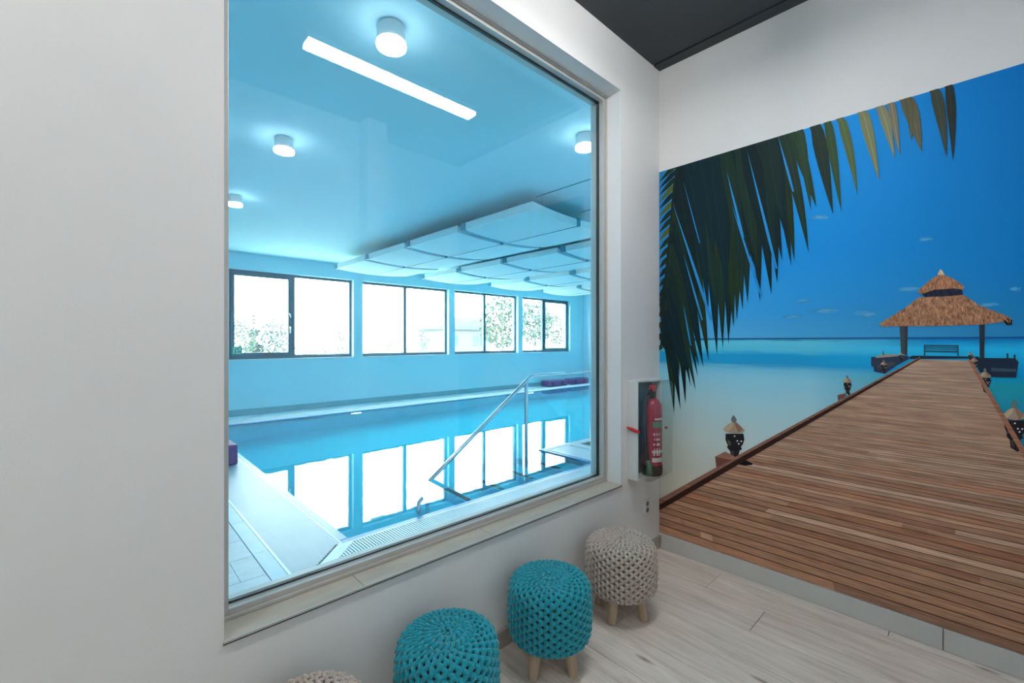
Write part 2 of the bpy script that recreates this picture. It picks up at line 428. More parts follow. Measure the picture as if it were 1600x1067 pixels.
for row in range(24):
    ya = 1.93 + 0.30 * row
    if ya + 0.3 > FY - 0.02: break
    off = 0.59 if row % 2 == 1 else 0.29
    xs = sorted([c for c in (off, off - 0.6, off - 1.2) if c > LX + 0.02])
    xs = [LX] + xs + [0.718]
    for a, c in zip(xs[:-1], xs[1:]):
        key = round(c - a, 4)
        if key not in tm:
            me = MB().box(0.0015, 0.0015, -0.012, key - 0.0015, 0.2985, 0.0).mesh('floor_tile')
            me.materials.append(tile_pale); tm[key] = me
        place(tm[key], 'floor_tile', None, (a, ya, 0), floor_pool)
bmsh = None
for i in range(10):
    ya = 2.53 + 0.62 * i
    if bmsh is None:
        bmsh = MB().box(0, 0.001, -0.012, 0.084, 0.619, 0.001).mesh('border_tile'); bmsh.materials.append(border_m)
    place(bmsh, 'border_tile', None, (0.722, ya, 0), floor_pool)
# basin
bs = MB()
zd = -1.35
bs.add([(x, y, zd) for x, y in P], [tuple(range(6))])
for (ax, ay), (bx, by) in zip(P, P[1:] + P[:1]):
    bs.add([(ax, ay, zd), (bx, by, zd), (bx, by, -0.004), (ax, ay, -0.004)], [(0, 1, 2, 3)])
basin = bs.build('pool_basin', liner, kind='structure')
rm = MB(); rw = 0.06
rm.box(1.2, 2.92, -0.10, 4.08, 2.92 + rw, -0.004).box(1.2, 2.92 + rw, -0.10, 1.2 + rw, 8.35, -0.004)
rm.box(4.08 - rw, 2.92 + rw, -0.10, 4.08, 3.74, -0.004).box(4.08 - rw, 3.74, -0.10, 11.4, 3.74 + rw, -0.004)
rm.box(1.2 + rw, 8.35 - rw, -0.10, 11.4, 8.35, -0.004).box(11.4 - rw, 3.74 + rw, -0.10, 11.4, 8.35 - rw, -0.004)
rm.build('pool_rim', rim_m, basin, bevel=0.006)
# steps under water
for i in range(5):
    x1 = 4.035 - 0.30 * i; x0 = x1 - 0.30
    z = -0.23 * (i + 1)
    MB().box(x0, 2.965, zd + 0.001, x1, 4.25, z).build('pool_step', liner, basin)
    yc = (3.44, 3.57, 3.73, 3.92, 4.0)[i]
    if i < 4:
        MB().box(x0 + 0.015, yc - 0.20, z, x0 + 0.075, yc + 0.24, z + 0.004).build('step_marking', nosing_m, basin)
wo = MB().add([(x, y, -0.016) for x, y in P], [tuple(range(6))]).build('pool_water', water_m)
tag(wo, 'still turquoise water filling the pool and mirroring the windows', 'water', kind='stuff')

# overflow gratings: a frame each and slats too fine to pick apart
grate_g = mottled('grey_plastic_grating', (0.36, 0.45, 0.50, 1), 0.03, 6, 0.4)
def grating(name, label, frame_boxes, slats, gm=grate_m):
    xs = [b[0] for b in frame_boxes]; ys = [b[1] for b in frame_boxes]
    r = empty(name, (min(xs), min(ys), 0), label, 'grating', 'overflow gratings around the pool')
    m = MB()
    for b4 in frame_boxes: m.prism(b4[2], -0.03, 0.0)
    m.build('grating_border', grate_m, r)
    s = MB()
    for p in slats: s.prism(p, -0.025, -0.001)
    s.build('grating_slats', gm, r, kind='stuff')
def rect(a, b, c, d): return [(a, b), (c, b), (c, d), (a, d)]
pitch, sw = 0.020, 0.0115
GW = 0.39
sl_ = []
x = 1.2 - GW + 0.06
while x < 4.40:
    ytop = 2.905 if x > 1.2 else 2.905 - (1.2 - x) - 0.035
    yb_ = 2.545
    if ytop - yb_ > 0.03: sl_.append(rect(x, yb_, x + sw, ytop))
    x += pitch
d = 0.7071
grating('overflow_grating', 'white slatted overflow grating along the near pool edge, under the glass', [
    (0.81, 2.53, rect(0.83, 2.53, 4.47, 2.545)), (1.2, 2.9, rect(1.2, 2.905, 4.47, 2.92)),
    (0.83, 2.53, [(0.835, 2.53), (0.89, 2.53), (1.26, 2.90), (1.2, 2.915)])], sl_)
sl_ = []
y = 2.57
while y < 8.70:
    x1 = 1.185 if y > 2.92 else 1.185 - (2.92 - y) - 0.03
    if x1 - 0.825 > 0.03: sl_.append(rect(0.825, y, x1, y + 0.0182))
    y += pitch
grating('overflow_grating', 'grey-white overflow grating along the left pool edge beside the pale tiles', [
    (0.81, 2.53, rect(0.81, 2.56, 0.825, 8.74)), (1.18, 2.9, rect(1.185, 2.92, 1.2, 8.74)),
    (0.81, 2.53, [(0.81, 2.53), (0.832, 2.53), (1.2, 2.915), (1.185, 2.94), (0.81, 2.56)])], sl_, grate_g)
sl_ = []; x = 1.24
while x < 11.78: sl_.append(rect(x, 8.365, x + 0.016, 8.725)); x += 0.028
grating('overflow_grating', 'white overflow grating along the far pool edge below the windows', [
    (1.2, 8.35, rect(1.2, 8.35, 11.79, 8.365)), (1.2, 8.7, rect(1.2, 8.725, 11.79, 8.74))], sl_)
sl_ = []; y = 2.95
while y < 3.70: sl_.append(rect(4.095, y, 4.455, y + sw)); y += pitch
x = 4.5
while x < 11.75: sl_.append(rect(x, 3.365, x + sw, 3.725)); x += pitch
grating('overflow_grating', 'pale overflow grating round the corner beside the pool steps and handrail', [
    (4.08, 2.92, rect(4.08, 2.92, 4.095, 3.74)), (4.45, 2.92, rect(4.455, 2.92, 4.47, 3.35)),
    (4.1, 3.72, rect(4.095, 3.725, 11.79, 3.74)), (4.45, 3.35, rect(4.455, 3.35, 11.79, 3.365)), (4.1, 3.70, rect(4.095, 3.69, 4.5, 3.70))], sl_)

# handrail
hr = empty('handrail', (3.733, 3.72, -0.46), 'stainless steel handrail rising out of the pool by the steps', 'handrail')
yr = 3.72
path = [(2.36, yr, -1.33), (2.36, yr, -0.06), (2.375, yr, -0.032), (3.74, yr, 0.880)] + [(3.74 + 0.10 * t_, yr, 0.880 + 0.044 * math.sin(t_ * math.pi / 2)) for t_ in (0.25, 0.5, 0.75, 1.0)] + [(4.94, yr, 0.924)]
path += [(4.94 + 0.06 * math.sin(a_), yr, 0.924 - 0.06 * (1 - math.cos(a_))) for a_ in (0.5, 1.0, 1.57)] + [(5.00, yr, 0.012)]
MB().tube(path, 0.021, 14).build('rail', steel, hr, smooth=True, angle=50)
MB().cyl((3.725, yr, 0.865), (3.725, yr, -0.458), 0.021, n=14).build('post', steel, hr, smooth=True, angle=50)
MB().cyl((5.00, yr, 0.0005), (5.00, yr, 0.012), 0.04, n=20).build('base_flange', steel, hr, smooth=True, angle=40)
sp = MB().tube([(1.88, 3.09, -0.06), (1.88, 3.09, 0.045), (1.895, 3.10, 0.062), (1.93, 3.125, 0.066)], 0.016, 10)
sp.build('water_inlet_pipe', steel, smooth=True, angle=40, label='short bent steel pipe poking out of the water near the pool edge', cat='pipe')
dr = empty('floor_drain', (4.80, 3.50, 0), 'small dark floor drain grid on the deck beside the handrail', 'drain')
MB().box(4.62, 3.42, 0.0005, 4.98, 3.62, 0.004).build('drain_frame', steel, dr)
for i in range(6):
    MB().box(4.635 + i * 0.058, 3.435, 0.004, 4.675 + i * 0.058, 3.605, 0.006).build('drain_slot', black, dr)

# underwater lamps
for x, z, lb in ((3.67, -0.16, 'round lit underwater lamp below the far edge near the left windows'), (8.48, -0.14, 'round lit underwater lamp below the far edge behind the handrail')):
    r = empty('underwater_lamp', (x, 8.30, z - 0.06), lb, 'lamp', 'underwater lamps')
    bz = MB().cyl((x, 8.304, z), (x, 8.29, z), 0.12, n=24); bz.v = [(p[0], p[1], z + (p[2] - z) * 0.42) for p in bz.v]; bz.build('bezel', steel, r)
    bz = MB().cyl((x, 8.291, z), (x, 8.282, z), 0.10, 0.09, n=24); bz.v = [(p[0], p[1], z + (p[2] - z) * 0.38) for p in bz.v]; bz.build('lens', uw_on, r)

# round ceiling lamps
def round_lamp(x, y, label):
    r = empty('ceiling_lamp', (x, y, PZ - 0.12), label, 'lamp', 'round pool ceiling lamps')
    MB().lathe([(0.060, PZ - 0.001), (0.060, PZ - 0.012), (0.070, PZ - 0.014), (0.070, PZ - 0.088)], x, y, 32).build('lamp_body', white_gloss, r, smooth=True, angle=35)
    MB().lathe([(0.073, PZ - 0.0885), (0.076, PZ - 0.098), (0.073, PZ - 0.112), (0.060, PZ - 0.118)], x, y, 32).build('diffuser', lamp_on, r, smooth=True, angle=50)
for x, y, lb in ((1.10, 2.07, 'round white ceiling lamp, largest, above the mirrored linear lamp'),
                 (1.09, 3.80, 'round white ceiling lamp, middle one of the left row over the pool'),
                 (1.12, 5.66, 'round white ceiling lamp cut by the left window frame'),
                 (2.78, 2.13, 'round white ceiling lamp in the upper right corner of the glass')):
    round_lamp(x, y, lb)

# suspended acoustic rafts, four columns by four rows, each a pair of sagging plates
def raft_plate(x0, x1, X0, X1, y0, y1, zt, th, sag, n=8):
    m = MB(); vs = []; fs = []
    for i in range(n + 1):
        x = x0 + (x1 - x0) * i / n
        q_ = (x - X0) / (X1 - X0)
        dz = -sag * (1 - (2 * q_ - 1) ** 2)
        for (yy, zz) in ((y0, zt - th), (y1, zt - th), (y1, zt), (y0, zt)):
            vs.append((x, yy, zz + dz))
    for i in range(n):
        for k_ in range(4):
            k2 = (k_ + 1) % 4
            fs.append((4*i + k_, 4*(i+1) + k_, 4*(i+1) + k2, 4*i + k2))
    fs.append((0, 1, 2, 3)); fs.append((4*n + 3, 4*n + 2, 4*n + 1, 4*n))
    return m.add(vs, fs)
raft_shade = mat('painted_raft_gap_shade', (0.10, 0.42, 0.58, 1), 0.6)  # dark blue that paints shade into the gaps between raft rows
raft_edge = mat('blue_grey_raft_bracket', (0.05, 0.26, 0.38, 1), 0.5)
XW = 1.46
proto = None
rowname = ('row nearest the glass pane', 'second row from the glass pane', 'third row from the glass pane', 'row nearest the far windows')
colname = ('first', 'second', 'third', 'fourth')
for ci in range(4):
    for ri in range(4):
        X0 = 3.28 + 1.88 * ci; Y0 = 3.17 + 1.31 * ri; Y1 = Y0 + 1.17; X1 = X0 + XW; XM = (X0 + X1) / 2
        lb = 'white sagging ceiling raft, %s, %s from the left' % (rowname[ri], colname[ci])
        zt = 2.777; th = 0.077; sag = 0.045
        if proto is None:
            r = empty('acoustic_raft', (X0, Y0, zt), lb, 'ceiling panel', 'suspended acoustic rafts')
            raft_plate(X0, XM - 0.010, X0, X1, Y0, Y1, zt, th, sag).build('raft_plate', raft_m, r)
            raft_plate(XM + 0.010, X1, X0, X1, Y0, Y1, zt, th, sag).build('raft_plate', raft_m, r)
            MB().box(XM - 0.0095, Y0 - 0.01, zt - th - sag - 0.004, XM + 0.0095, Y1 + 0.01, zt - sag + 0.01).build('joint_profile', raft_edge, r)
            raft_plate(X0 + 0.01, X1 - 0.01, X0, X1, Y1 + 0.004, Y1 + 0.100, zt - 0.015, th - 0.03, sag).build('row_gap_shade', raft_shade, r)  # added strip, its colour stands for the shade in the row gap
            MB().box(X0 - 0.006, Y0, zt - 0.004, X0 - 0.0003, Y1, zt + 0.006).build('edge_bead', white_gloss, r)
            MB().box(X0 - 0.015, Y1 - 0.02, zt - th - 0.004, X0 + 0.04, Y1 + 0.06, zt + 0.012).build('bracket', raft_edge, r)
            MB().box(XM - 0.02, Y0 - 0.02, zt - th - sag - 0.004, XM + 0.02, Y0 + 0.02, zt - sag + 0.012).build('bracket', raft_edge, r)
            for xx, yy in ((X0 + 0.29, Y0 + 0.15), (X0 + 1.12, Y0 + 0.15), (X0 + 0.29, Y1 - 0.15), (X0 + 1.12, Y1 - 0.15)):
                MB().cyl((xx, yy, zt - 0.03), (xx, yy, PZ - 0.002), 0.003, n=6).build('hanger', steel, r)
            proto = r
        else:
            r = copy_tree(proto, loc=(X0, Y0, zt)); r['label'] = lb
for x, lb in ((3.57, 'thin grey rail on the pool ceiling left of its neighbour'), (4.40, 'thin grey rail on the pool ceiling nearest the frame edge')):
    MB().box(x - 0.005, 1.75, PZ - 0.008, x + 0.005, 3.42, PZ - 0.0005).build('ceiling_rail', raft_edge, label=lb, cat='rail')

# purple aqua steps
def aqua_step(x, y, wx, wy, hz, label, group):
    r = empty('aqua_step', (x, y, 0.002), label, 'exercise step', group)
    x0, x1, y0, y1 = x - wx / 2, x + wx / 2, y - wy / 2, y + wy / 2
    MB().box(x0, y0, 0.002, x1, y1, hz).build('step_body', purple, r, bevel=0.02)
    for cx in (x0 + wx * 0.2, x0 + wx * 0.72):
        MB().box(cx - wx * 0.08, y0 - 0.004, hz * 0.18, cx + wx * 0.08, y0 + 0.05, hz * 0.78).build('hand_hole', purple_dk, r, bevel=0.003)
    for cx in (x0 + 0.06, x1 - 0.06):
        MB().box(cx - 0.04, y0 + 0.02, 0.0015, cx + 0.04, y1 - 0.02, 0.012).build('foot_pad', black, r)
    return r
aqua_step(10.10, 8.88, 0.84, 0.32, 0.175, 'purple foam aqua step on the far deck, left of two', 'purple aqua steps')
aqua_step(11.16, 8.88, 0.84, 0.32, 0.175, 'purple foam aqua step on the far deck, right of two', 'purple aqua steps')
aqua_step(0.80, 5.73, 0.66, 0.36, 0.22, 'dark purple aqua step on the left grating cut by the frame', 'purple aqua steps')

# emergency exit sign on the left far window
green = mat('green_sign', (0.0, 0.42, 0.26, 1), 0.5)
signw = mat('white_sign_print', (0.75, 0.85, 0.82, 1), 0.5)
ex = empty('exit_sign', (1.87, FY + 0.08, 1.10), 'small green and white emergency sign in the left window corner', 'sign')
MB().box(1.79, FY + 0.075, 1.10, 1.95, FY + 0.085, 1.25).build('sign_plate', green, ex)
pic = MB()
for a_, b_, c_, d_ in ((1.815, 1.12, 1.830, 1.23), (1.83, 1.215, 1.89, 1.23), (1.905, 1.17, 1.925, 1.23), (1.85, 1.12, 1.925, 1.135), (1.855, 1.16, 1.885, 1.19)):
    pic.box(a_, FY + 0.073, b_, c_, FY + 0.0752, d_)
pic.build('pictogram', signw, ex)

# ------------------------------------------------------------------ knitted stools
PROF = []
def add_arc(cx, cz, r, a0, a1, n):
    for i in range(n + 1):
        a = math.radians(a0 + (a1 - a0) * i / n); PROF.append((cx + r * math.cos(a), cz + r * math.sin(a)))
PROF.append((0.0, 0.366)); PROF.append((0.07, 0.365)); PROF.append((0.115, 0.361))
add_arc(0.120, 0.313, 0.047, 88, 0, 8)
PROF += [(0.1705, 0.27), (0.1715, 0.22), (0.1695, 0.18)]
add_arc(0.126, 0.160, 0.042, 0, -75, 7)
PROF += [(0.09, 0.112)]
cum = [0.0]
for (a, b_), (c, d_) in zip(PROF[:-1], PROF[1:]): cum.append(cum[-1] + math.hypot(c - a, d_ - b_))
def prof_at(s):
    for i in range(len(cum) - 1):
        if s <= cum[i+1] or i == len(cum) - 2:
            t = (s - cum[i]) / (cum[i+1] - cum[i]); t = max(0, min(1, t))
            (a, b_), (c, d_) = PROF[i], PROF[i+1]
            nx, nz = -(d_ - b_), (c - a); L = math.hypot(nx, nz)
            return a + (c - a) * t, b_ + (d_ - b_) * t, nx / L, nz / L
NS = 48
PER = 0.031
def knit_mesh():
    m = MB(); rnd = random.Random(3)
    for i in range(NS):
        lev = 0 if i % 8 == 0 else 1 if i % 4 == 0 else 2 if i % 2 == 0 else 3
        s0 = (0.006, 0.028, 0.052, 0.098)[lev]
        ph = i * math.pi
        s = s0; path = []; rad = []
        st = PER / 10
        while s < cum[-1] - 0.002:
            r, z, nx, nz = prof_at(s)
            act = NS if s > 0.098 else NS / 2 if s > 0.052 else NS / 4 if s > 0.028 else NS / 8
            spc = 2 * math.pi * max(r, 0.004) / act
            w_ = 2 * math.pi * s / PER + ph
            off = 0.29 * min(spc, 0.023) * math.sin(w_ + 0.3 * math.sin(w_))
            R_ = min(0.0084, 0.42 * spc)
            out = -0.40 * R_ + 0.0028 * math.sin(w_)
            rr = max(0.0005, r + nx * out); zz = z + nz * out
            a_ = 2 * math.pi * i / NS + off / max(rr, 0.01)
            path.append((rr * math.cos(a_), rr * math.sin(a_), zz)); rad.append(R_)
            s += st
        if len(path) > 2: m.tube(path, rad, 6)
    return m
km = knit_mesh()
def knit_mat(name, col, sheen=0.3):
    m = mat(name, col, 0.85, spec=0.2); b = m.node_tree.nodes['Principled BSDF']
    tc = nd(m, 'ShaderNodeTexCoord'); n = nd(m, 'ShaderNodeTexNoise', Scale=260.0, Detail=3); lk(m, tc.outputs['Object'], n.inputs['Vector'])
    r = ramp(m, n.outputs['Fac'], [(0.3, tuple(c * 0.75 for c in col[:3]) + (1,)), (0.7, tuple(min(1, c * 1.2) for c in col[:3]) + (1,))])
    lk(m, r.outputs[0], b.inputs['Base Color'])
    bp = nd(m, 'ShaderNodeBump', Strength=0.5, Distance=0.001); lk(m, n.outputs['Fac'], bp.inputs['Height']); lk(m, bp.outputs[0], b.inputs['Normal'])
    b.inputs['Sheen Weight'].default_value = sheen
    return m
teal = knit_mat('teal_cotton_rope', (0.004, 0.285, 0.36, 1))
beige = knit_mat('beige_cotton_rope', (0.46, 0.40, 0.35, 1))
leg_m = mottled('pale_beech_wood', (0.46, 0.35, 0.25, 1), 0.12, 10, 0.5, stretch=(6, 6, 1))
core = MB()
cp = [(max(0.004, r - 0.016 * prof_at(s)[2]), z - 0.016 * prof_at(s)[3]) for (r, z), s in zip(PROF, cum)]
core.lathe(cp, 0, 0, 40)
kme = km.mesh('knitted_cover', smooth=True); cme = core.mesh('cushion', smooth=True)
lgm = []
for k in range(4):
    a = math.radians(90 * k)
    d_ = Vector((math.cos(a), math.sin(a), 0))
    lgm.append(MB().tube([d_ * 0.088 + Vector((0, 0, 0.135)), d_ * 0.112 + Vector((0, 0, 0.02)), d_ * 0.116], [0.027, 0.022, 0.020], 16).mesh('leg', smooth=True))
ring = MB().cyl((0, 0, 0.105), (0, 0, 0.128), 0.118, n=28).mesh('seat_board')
def stool(x, y, rot, m_, label, sc=1.0):
    r = empty('knitted_stool', (x, y, 0), label, 'stool', 'knitted stools along the window wall')
    r.rotation_euler.z = rot; r.scale = (sc, sc, sc)
    for nm, me, mm in [('knitted_cover', kme, m_), ('cushion', cme, m_), ('seat_board', ring, leg_m)] + [('leg', q_, leg_m) for q_ in lgm]:
        if not me.materials: me.materials.append(mm)
        o = bpy.data.objects.new(nm, me); C.objects.link(o); o.parent = r
        o.material_slots[0].link = 'OBJECT'; o.material_slots[0].material = mm
        if nm == 'leg':
            try: me.set_sharp_from_angle(angle=math.radians(50))
            except Exception: pass
stool(0.405, 1.235, 0.3, beige, 'beige knitted stool whose top just peeks in at the bottom edge')
stool(0.863, 1.235, 0.9, teal, 'teal knitted stool nearest the camera, cut by the bottom edge')
stool(1.383, 1.243, 0.12, teal, 'teal knitted stool between the other teal one and the beige one')
stool(1.900, 1.235, 0.20, beige, 'beige knitted stool in the corner below the fire extinguisher')

# ------------------------------------------------------------------ fire extinguisher cabinet
cab_m = mat('light_grey_cabinet_plastic', (0.62, 0.64, 0.64, 1), 0.4)
cab_in = mat('grey_cabinet_inside', (0.13, 0.15, 0.17, 1), 0.6)
red = mottled('red_extinguisher_paint', (0.36, 0.022, 0.055, 1), 0.05, 20, 0.3)
red_clip = mat('red_plastic_seal', (0.55, 0.01, 0.015, 1), 0.4)
cbx0, cbx1, cbz0, cbz1 = 2.307, 2.590, 0.522, 1.110
cbf = 1.386
cb = empty('extinguisher_cabinet', (2.45, WY0, cbz0), 'grey wall cabinet with clear cover holding the fire extinguisher', 'cabinet')
sh = MB()
sh.box(cbx0, cbf, cbz0, cbx0 + 0.012, WY0, cbz1).box(cbx1 - 0.012, cbf, cbz0, cbx1, WY0, cbz1)
sh.box(cbx0 + 0.012, cbf, cbz0, cbx1 - 0.012, WY0, cbz0 + 0.012).box(cbx0 + 0.012, cbf, cbz1 - 0.012, cbx1 - 0.012, WY0, cbz1)
sh.build('cabinet_body', cab_m, cb, bevel=0.003)
MB().box(cbx0 + 0.012, WY0 - 0.006, cbz0 + 0.012, cbx1 - 0.012, WY0 - 0.0005, cbz1 - 0.012).build('back_panel', cab_in, cb)
def cover():
    bm = bmesh.new()
    bmesh.ops.create_cube(bm, size=1)
    for v in bm.verts:
        v.co.x = cbx0 + 0.004 + (v.co.x + 0.5) * (cbx1 - cbx0 - 0.008)
        v.co.z = cbz0 + 0.004 + (v.co.z + 0.5) * (cbz1 - cbz0 - 0.008)
        v.co.y = 1.300 if v.co.y < 0 else cbf - 0.001
    back = [f for f in bm.faces if f.normal.y > 0.5]
    bmesh.ops.delete(bm, geom=back, context='FACES_ONLY')
    ed = [e for e in bm.edges if not e.is_boundary]
    bmesh.ops.bevel(bm, geom=ed, offset=0.03, segments=5, affect='EDGES', profile=0.5)
    me = bpy.data.meshes.new('clear_cover'); bm.to_mesh(me); bm.free()
    o3 = ORIG[cb.name]
    me.transform(Matrix.Translation(-o3)); me.shade_smooth(); me.materials.append(acrylic)
    o = bpy.data.objects.new('clear_cover', me); C.objects.link(o); o.parent = cb
    ORIG[o.name] = o3
cover()
MB().tube([(cbx0 - 0.010, WY0 - 0.004, 0.832), (cbx0 - 0.011, 1.425, 0.826), (cbx0 - 0.010, 1.395, 0.818), (cbx0 - 0.006, 1.368, 0.812)], [0.004, 0.010, 0.011, 0.007], 8).build('seal', red_clip, cb, smooth=True)
MB().tube([(cbx1 - 0.006, cbf - 0.03, 0.805), (cbx1 + 0.008, cbf - 0.03, 0.803)], [0.009, 0.009], 10).build('seal', red_clip, cb, smooth=True)

exg = empty('fire_extinguisher', (2.462, 1.380, 0.536), 'red fire extinguisher with black hose inside the clear wall cabinet', 'fire extinguisher')
ex_x, ex_y, rr = 2.462, 1.380, 0.058
MB().lathe([(0.020, 1.000), (0.040, 0.985), (0.054, 0.965), (rr, 0.940), (rr, 0.600)], ex_x, ex_y, 36).build('cylinder', red, exg, smooth=True, angle=50)
MB().lathe([(rr + 0.002, 0.600), (rr + 0.002, 0.545), (rr - 0.004, 0.536)], ex_x, ex_y, 36).build('base_ring', black, exg, smooth=True, angle=50)
MB().lathe([(0.018, 0.999), (0.022, 1.005), (0.022, 1.030), (0.015, 1.045)], ex_x, ex_y, 20).build('valve', black, exg, smooth=True, angle=40)
MB().tube([(ex_x - 0.01, ex_y, 1.030), (ex_x - 0.045, ex_y - 0.01, 1.055), (ex_x - 0.07, ex_y - 0.015, 1.058)], [0.010, 0.008, 0.006], 8).build('lever', black, exg, smooth=True)
MB().tube([(ex_x - 0.005, ex_y, 1.035), (ex_x + 0.002, ex_y - 0.002, 1.062), (ex_x + 0.004, ex_y - 0.002, 1.075)], [0.016, 0.020, 0.014], 12).build('strike_knob', red_clip, exg, smooth=True)
hose = [(ex_x - 0.02, ex_y, 1.02), (ex_x - 0.06, ex_y + 0.005, 1.00), (ex_x - 0.085, ex_y + 0.005, 0.93), (ex_x - 0.088, ex_y, 0.80), (ex_x - 0.085, ex_y - 0.005, 0.70), (ex_x - 0.075, ex_y - 0.01, 0.64)]
MB().tube(hose, 0.015, 10).build('hose', black, exg, smooth=True)
nz_m = mat('green_nozzle_plastic', (0.05, 0.16, 0.09, 1), 0.5)
MB().tube([(ex_x - 0.075, ex_y - 0.01, 0.64), (ex_x - 0.070, ex_y - 0.02, 0.60), (ex_x - 0.068, ex_y - 0.02, 0.55)], [0.013, 0.016, 0.020], 12).build('nozzle', nz_m, exg, smooth=True)
# printed label on the cylinder: patches that follow the curve
def patch(z0, z1, a0, a1, r, n=10):
    m = MB(); vs = []; fs = []
    for i in range(n + 1):
        a = math.radians(a0 + (a1 - a0) * i / n)
        vs += [(ex_x + r * math.cos(a), ex_y + r * math.sin(a), z0), (ex_x + r * math.cos(a), ex_y + r * math.sin(a), z1)]
    for i in range(n): fs.append((2*i, 2*i+2, 2*i+3, 2*i+1))
    return m.add(vs, fs)
lab_w = mat('white_label_print', (0.62, 0.58, 0.58, 1), 0.5); lab_g = mat('green_label_print', (0.10, 0.22, 0.15, 1), 0.5); lab_r = mat('red_label_print', (0.30, 0.012, 0.05, 1), 0.4)
# camera side of the cylinder is around azimuth 209 deg
A0, A1 = 212, 285
patch(0.60 + 0.01, 0.905, A0 - 5, A1, rr + 0.0006).build('label_ground', lab_r, exg)
patch(0.873, 0.883, A0 + 12, A1, rr + 0.0012).build('label_band', lab_w, exg)
patch(0.825, 0.863, A0, A1, rr + 0.0012).build('label_band', lab_g, exg)
pm = MB()
for i in range(5):
    z = 0.795 - 0.030 * i
    for a, c in ((A0 + 4 + (i % 2) * 5, A0 + 14), (A0 + 22, A0 + 30 + 5 * (i % 3)), (A0 + 40, A0 + 46)):
        q_ = patch(z - 0.014, z, a, c, rr + 0.0012, 4); pm.add(q_.v, q_.f)
pm.build('label_print', lab_w, exg)
patch(0.676, 0.692, A0 - 2, A1, rr + 0.0012).build('label_band', lab_w, exg)
patch(0.622, 0.648, A0 - 3, A1, rr + 0.0012).build('label_band', lab_w, exg)

# socket
sk = empty('wall_socket', (2.52, WY0, 0.26), 'small white double power socket low on the wall by the corner', 'socket')
sock_m = mat('white_socket_plastic', (0.70, 0.70, 0.69, 1), 0.35)
sx, sz = 2.52, 0.305
MB().box(sx - 0.04, WY0 - 0.011, sz - 0.045, sx + 0.04, WY0 - 0.0003, sz + 0.045).build('socket_plate', sock_m, sk, bevel=0.003)
for dz in (-0.019, 0.019):
    MB().cyl((sx, WY0 - 0.0108, sz + dz), (sx, WY0 - 0.0122, sz + dz), 0.016, n=20).build('socket_well', cab_in, sk)

# ------------------------------------------------------------------ photo mural (a flat print on the wall)
KM = 2.1     # print reflectance for a colour as it looks under the lounge lamps
MZ0, MZ1, MY0, MY1 = 0.097, 2.445, -0.455, WY0 - 0.002
def wall_pt(px, py):
    """point of the mural wall for a picture position (plain projection onto the plane x = RX)"""
    u = (px - 800.0) / FPX; v = (533.5 - py) / FPX
    dx = u * SN + CS; dy = -u * CS + SN
    t = RX / dx
    return max(MY0, min(MY1, t * dy)), max(MZ0, min(MZ1, H + v * t))
mural = empty('photo_mural', (RX - 0.003, 0.5, MZ0), 'wall-filling photo mural of a wooden jetty, thatched pavilion and blue sea', 'mural')
sheet_m = mat('printed_sky_and_sea', (0.2, 0.4, 0.6, 1), 0.55, spec=0.15)
m = sheet_m; b = m.node_tree.nodes['Principled BSDF']
g = nd(m, 'ShaderNodeNewGeometry'); sx_ = nd(m, 'ShaderNodeSeparateXYZ'); lk(m, g.outputs['Position'], sx_.inputs[0])
def mrange(src, a, c):
    r = nd(m, 'ShaderNodeMapRange'); lk(m, src, r.inputs[0]); r.inputs[1].default_value = a; r.inputs[2].default_value = c; return r.outputs[0]
def K(r, g_, b_): return rgb(r, g_, b_, KM)
def KS(r, g_, b_): return rgb(r, g_, b_, KM * 0.95)
zs = mrange(sx_.outputs[2], 1.36, 2.45)
skyL = ramp(m, zs, [(0.0, KS(62, 132, 172)), (0.12, KS(44, 124, 174)), (0.4, KS(22, 118, 178)), (1.0, KS(6, 122, 190))])
skyR = ramp(m, zs, [(0.0, KS(20, 98, 140)), (0.25, KS(0, 92, 146)), (1.0, KS(0, 80, 136))])
yy = mrange(sx_.outputs[1], 1.0, -0.25)
mk = nd(m, 'ShaderNodeMix', data_type='RGBA'); lk(m, yy, mk.inputs[0]); lk(m, skyL.outputs[0], mk.inputs[6]); lk(m, skyR.outputs[0], mk.inputs[7])
mpn = nd(m, 'ShaderNodeMapping'); mpn.inputs['Scale'].default_value = (1, 2.2, 26); lk(m, g.outputs['Position'], mpn.inputs['Vector'])
ns = nd(m, 'ShaderNodeTexNoise', Scale=2.4, Detail=5); lk(m, mpn.outputs[0], ns.inputs['Vector'])
nadd = nd(m, 'ShaderNodeMath', operation='MULTIPLY_ADD'); lk(m, ns.outputs['Fac'], nadd.inputs[0]); nadd.inputs[1].default_value = 0.035; lk(m, sx_.outputs[2], nadd.inputs[2])
zw = mrange(nadd.outputs[0], 0.115, 1.378)     # 0 bottom .. 1 horizon (noise adds about 0.045)
seaL = ramp(m, zw, [(0.0, K(158, 150, 138)), (0.30, K(156, 154, 144)), (0.52, K(148, 160, 158)), (0.70, K(126, 158, 166)), (0.82, K(104, 152, 170)), (0.862, K(84, 146, 170)),
                    (0.885, K(24, 116, 156)), (0.925, K(16, 118, 160)), (0.945, K(62, 144, 168)), (0.985, K(70, 150, 172)), (0.996, K(16, 76, 116))])
seaR = ramp(m, zw, [(0.0, K(60, 110, 108)), (0.6, K(36, 104, 116)), (0.72, K(24, 104, 134)), (0.84, K(20, 118, 132)), (0.88, K(0, 112, 156)), (0.96, K(24, 142, 178)), (0.997, K(6, 84, 140))])
yy2 = mrange(sx_.outputs[1], 0.62, 0.16)
mk2 = nd(m, 'ShaderNodeMix', data_type='RGBA'); lk(m, yy2, mk2.inputs[0]); lk(m, seaL.outputs[0], mk2.inputs[6]); lk(m, seaR.outputs[0], mk2.inputs[7])
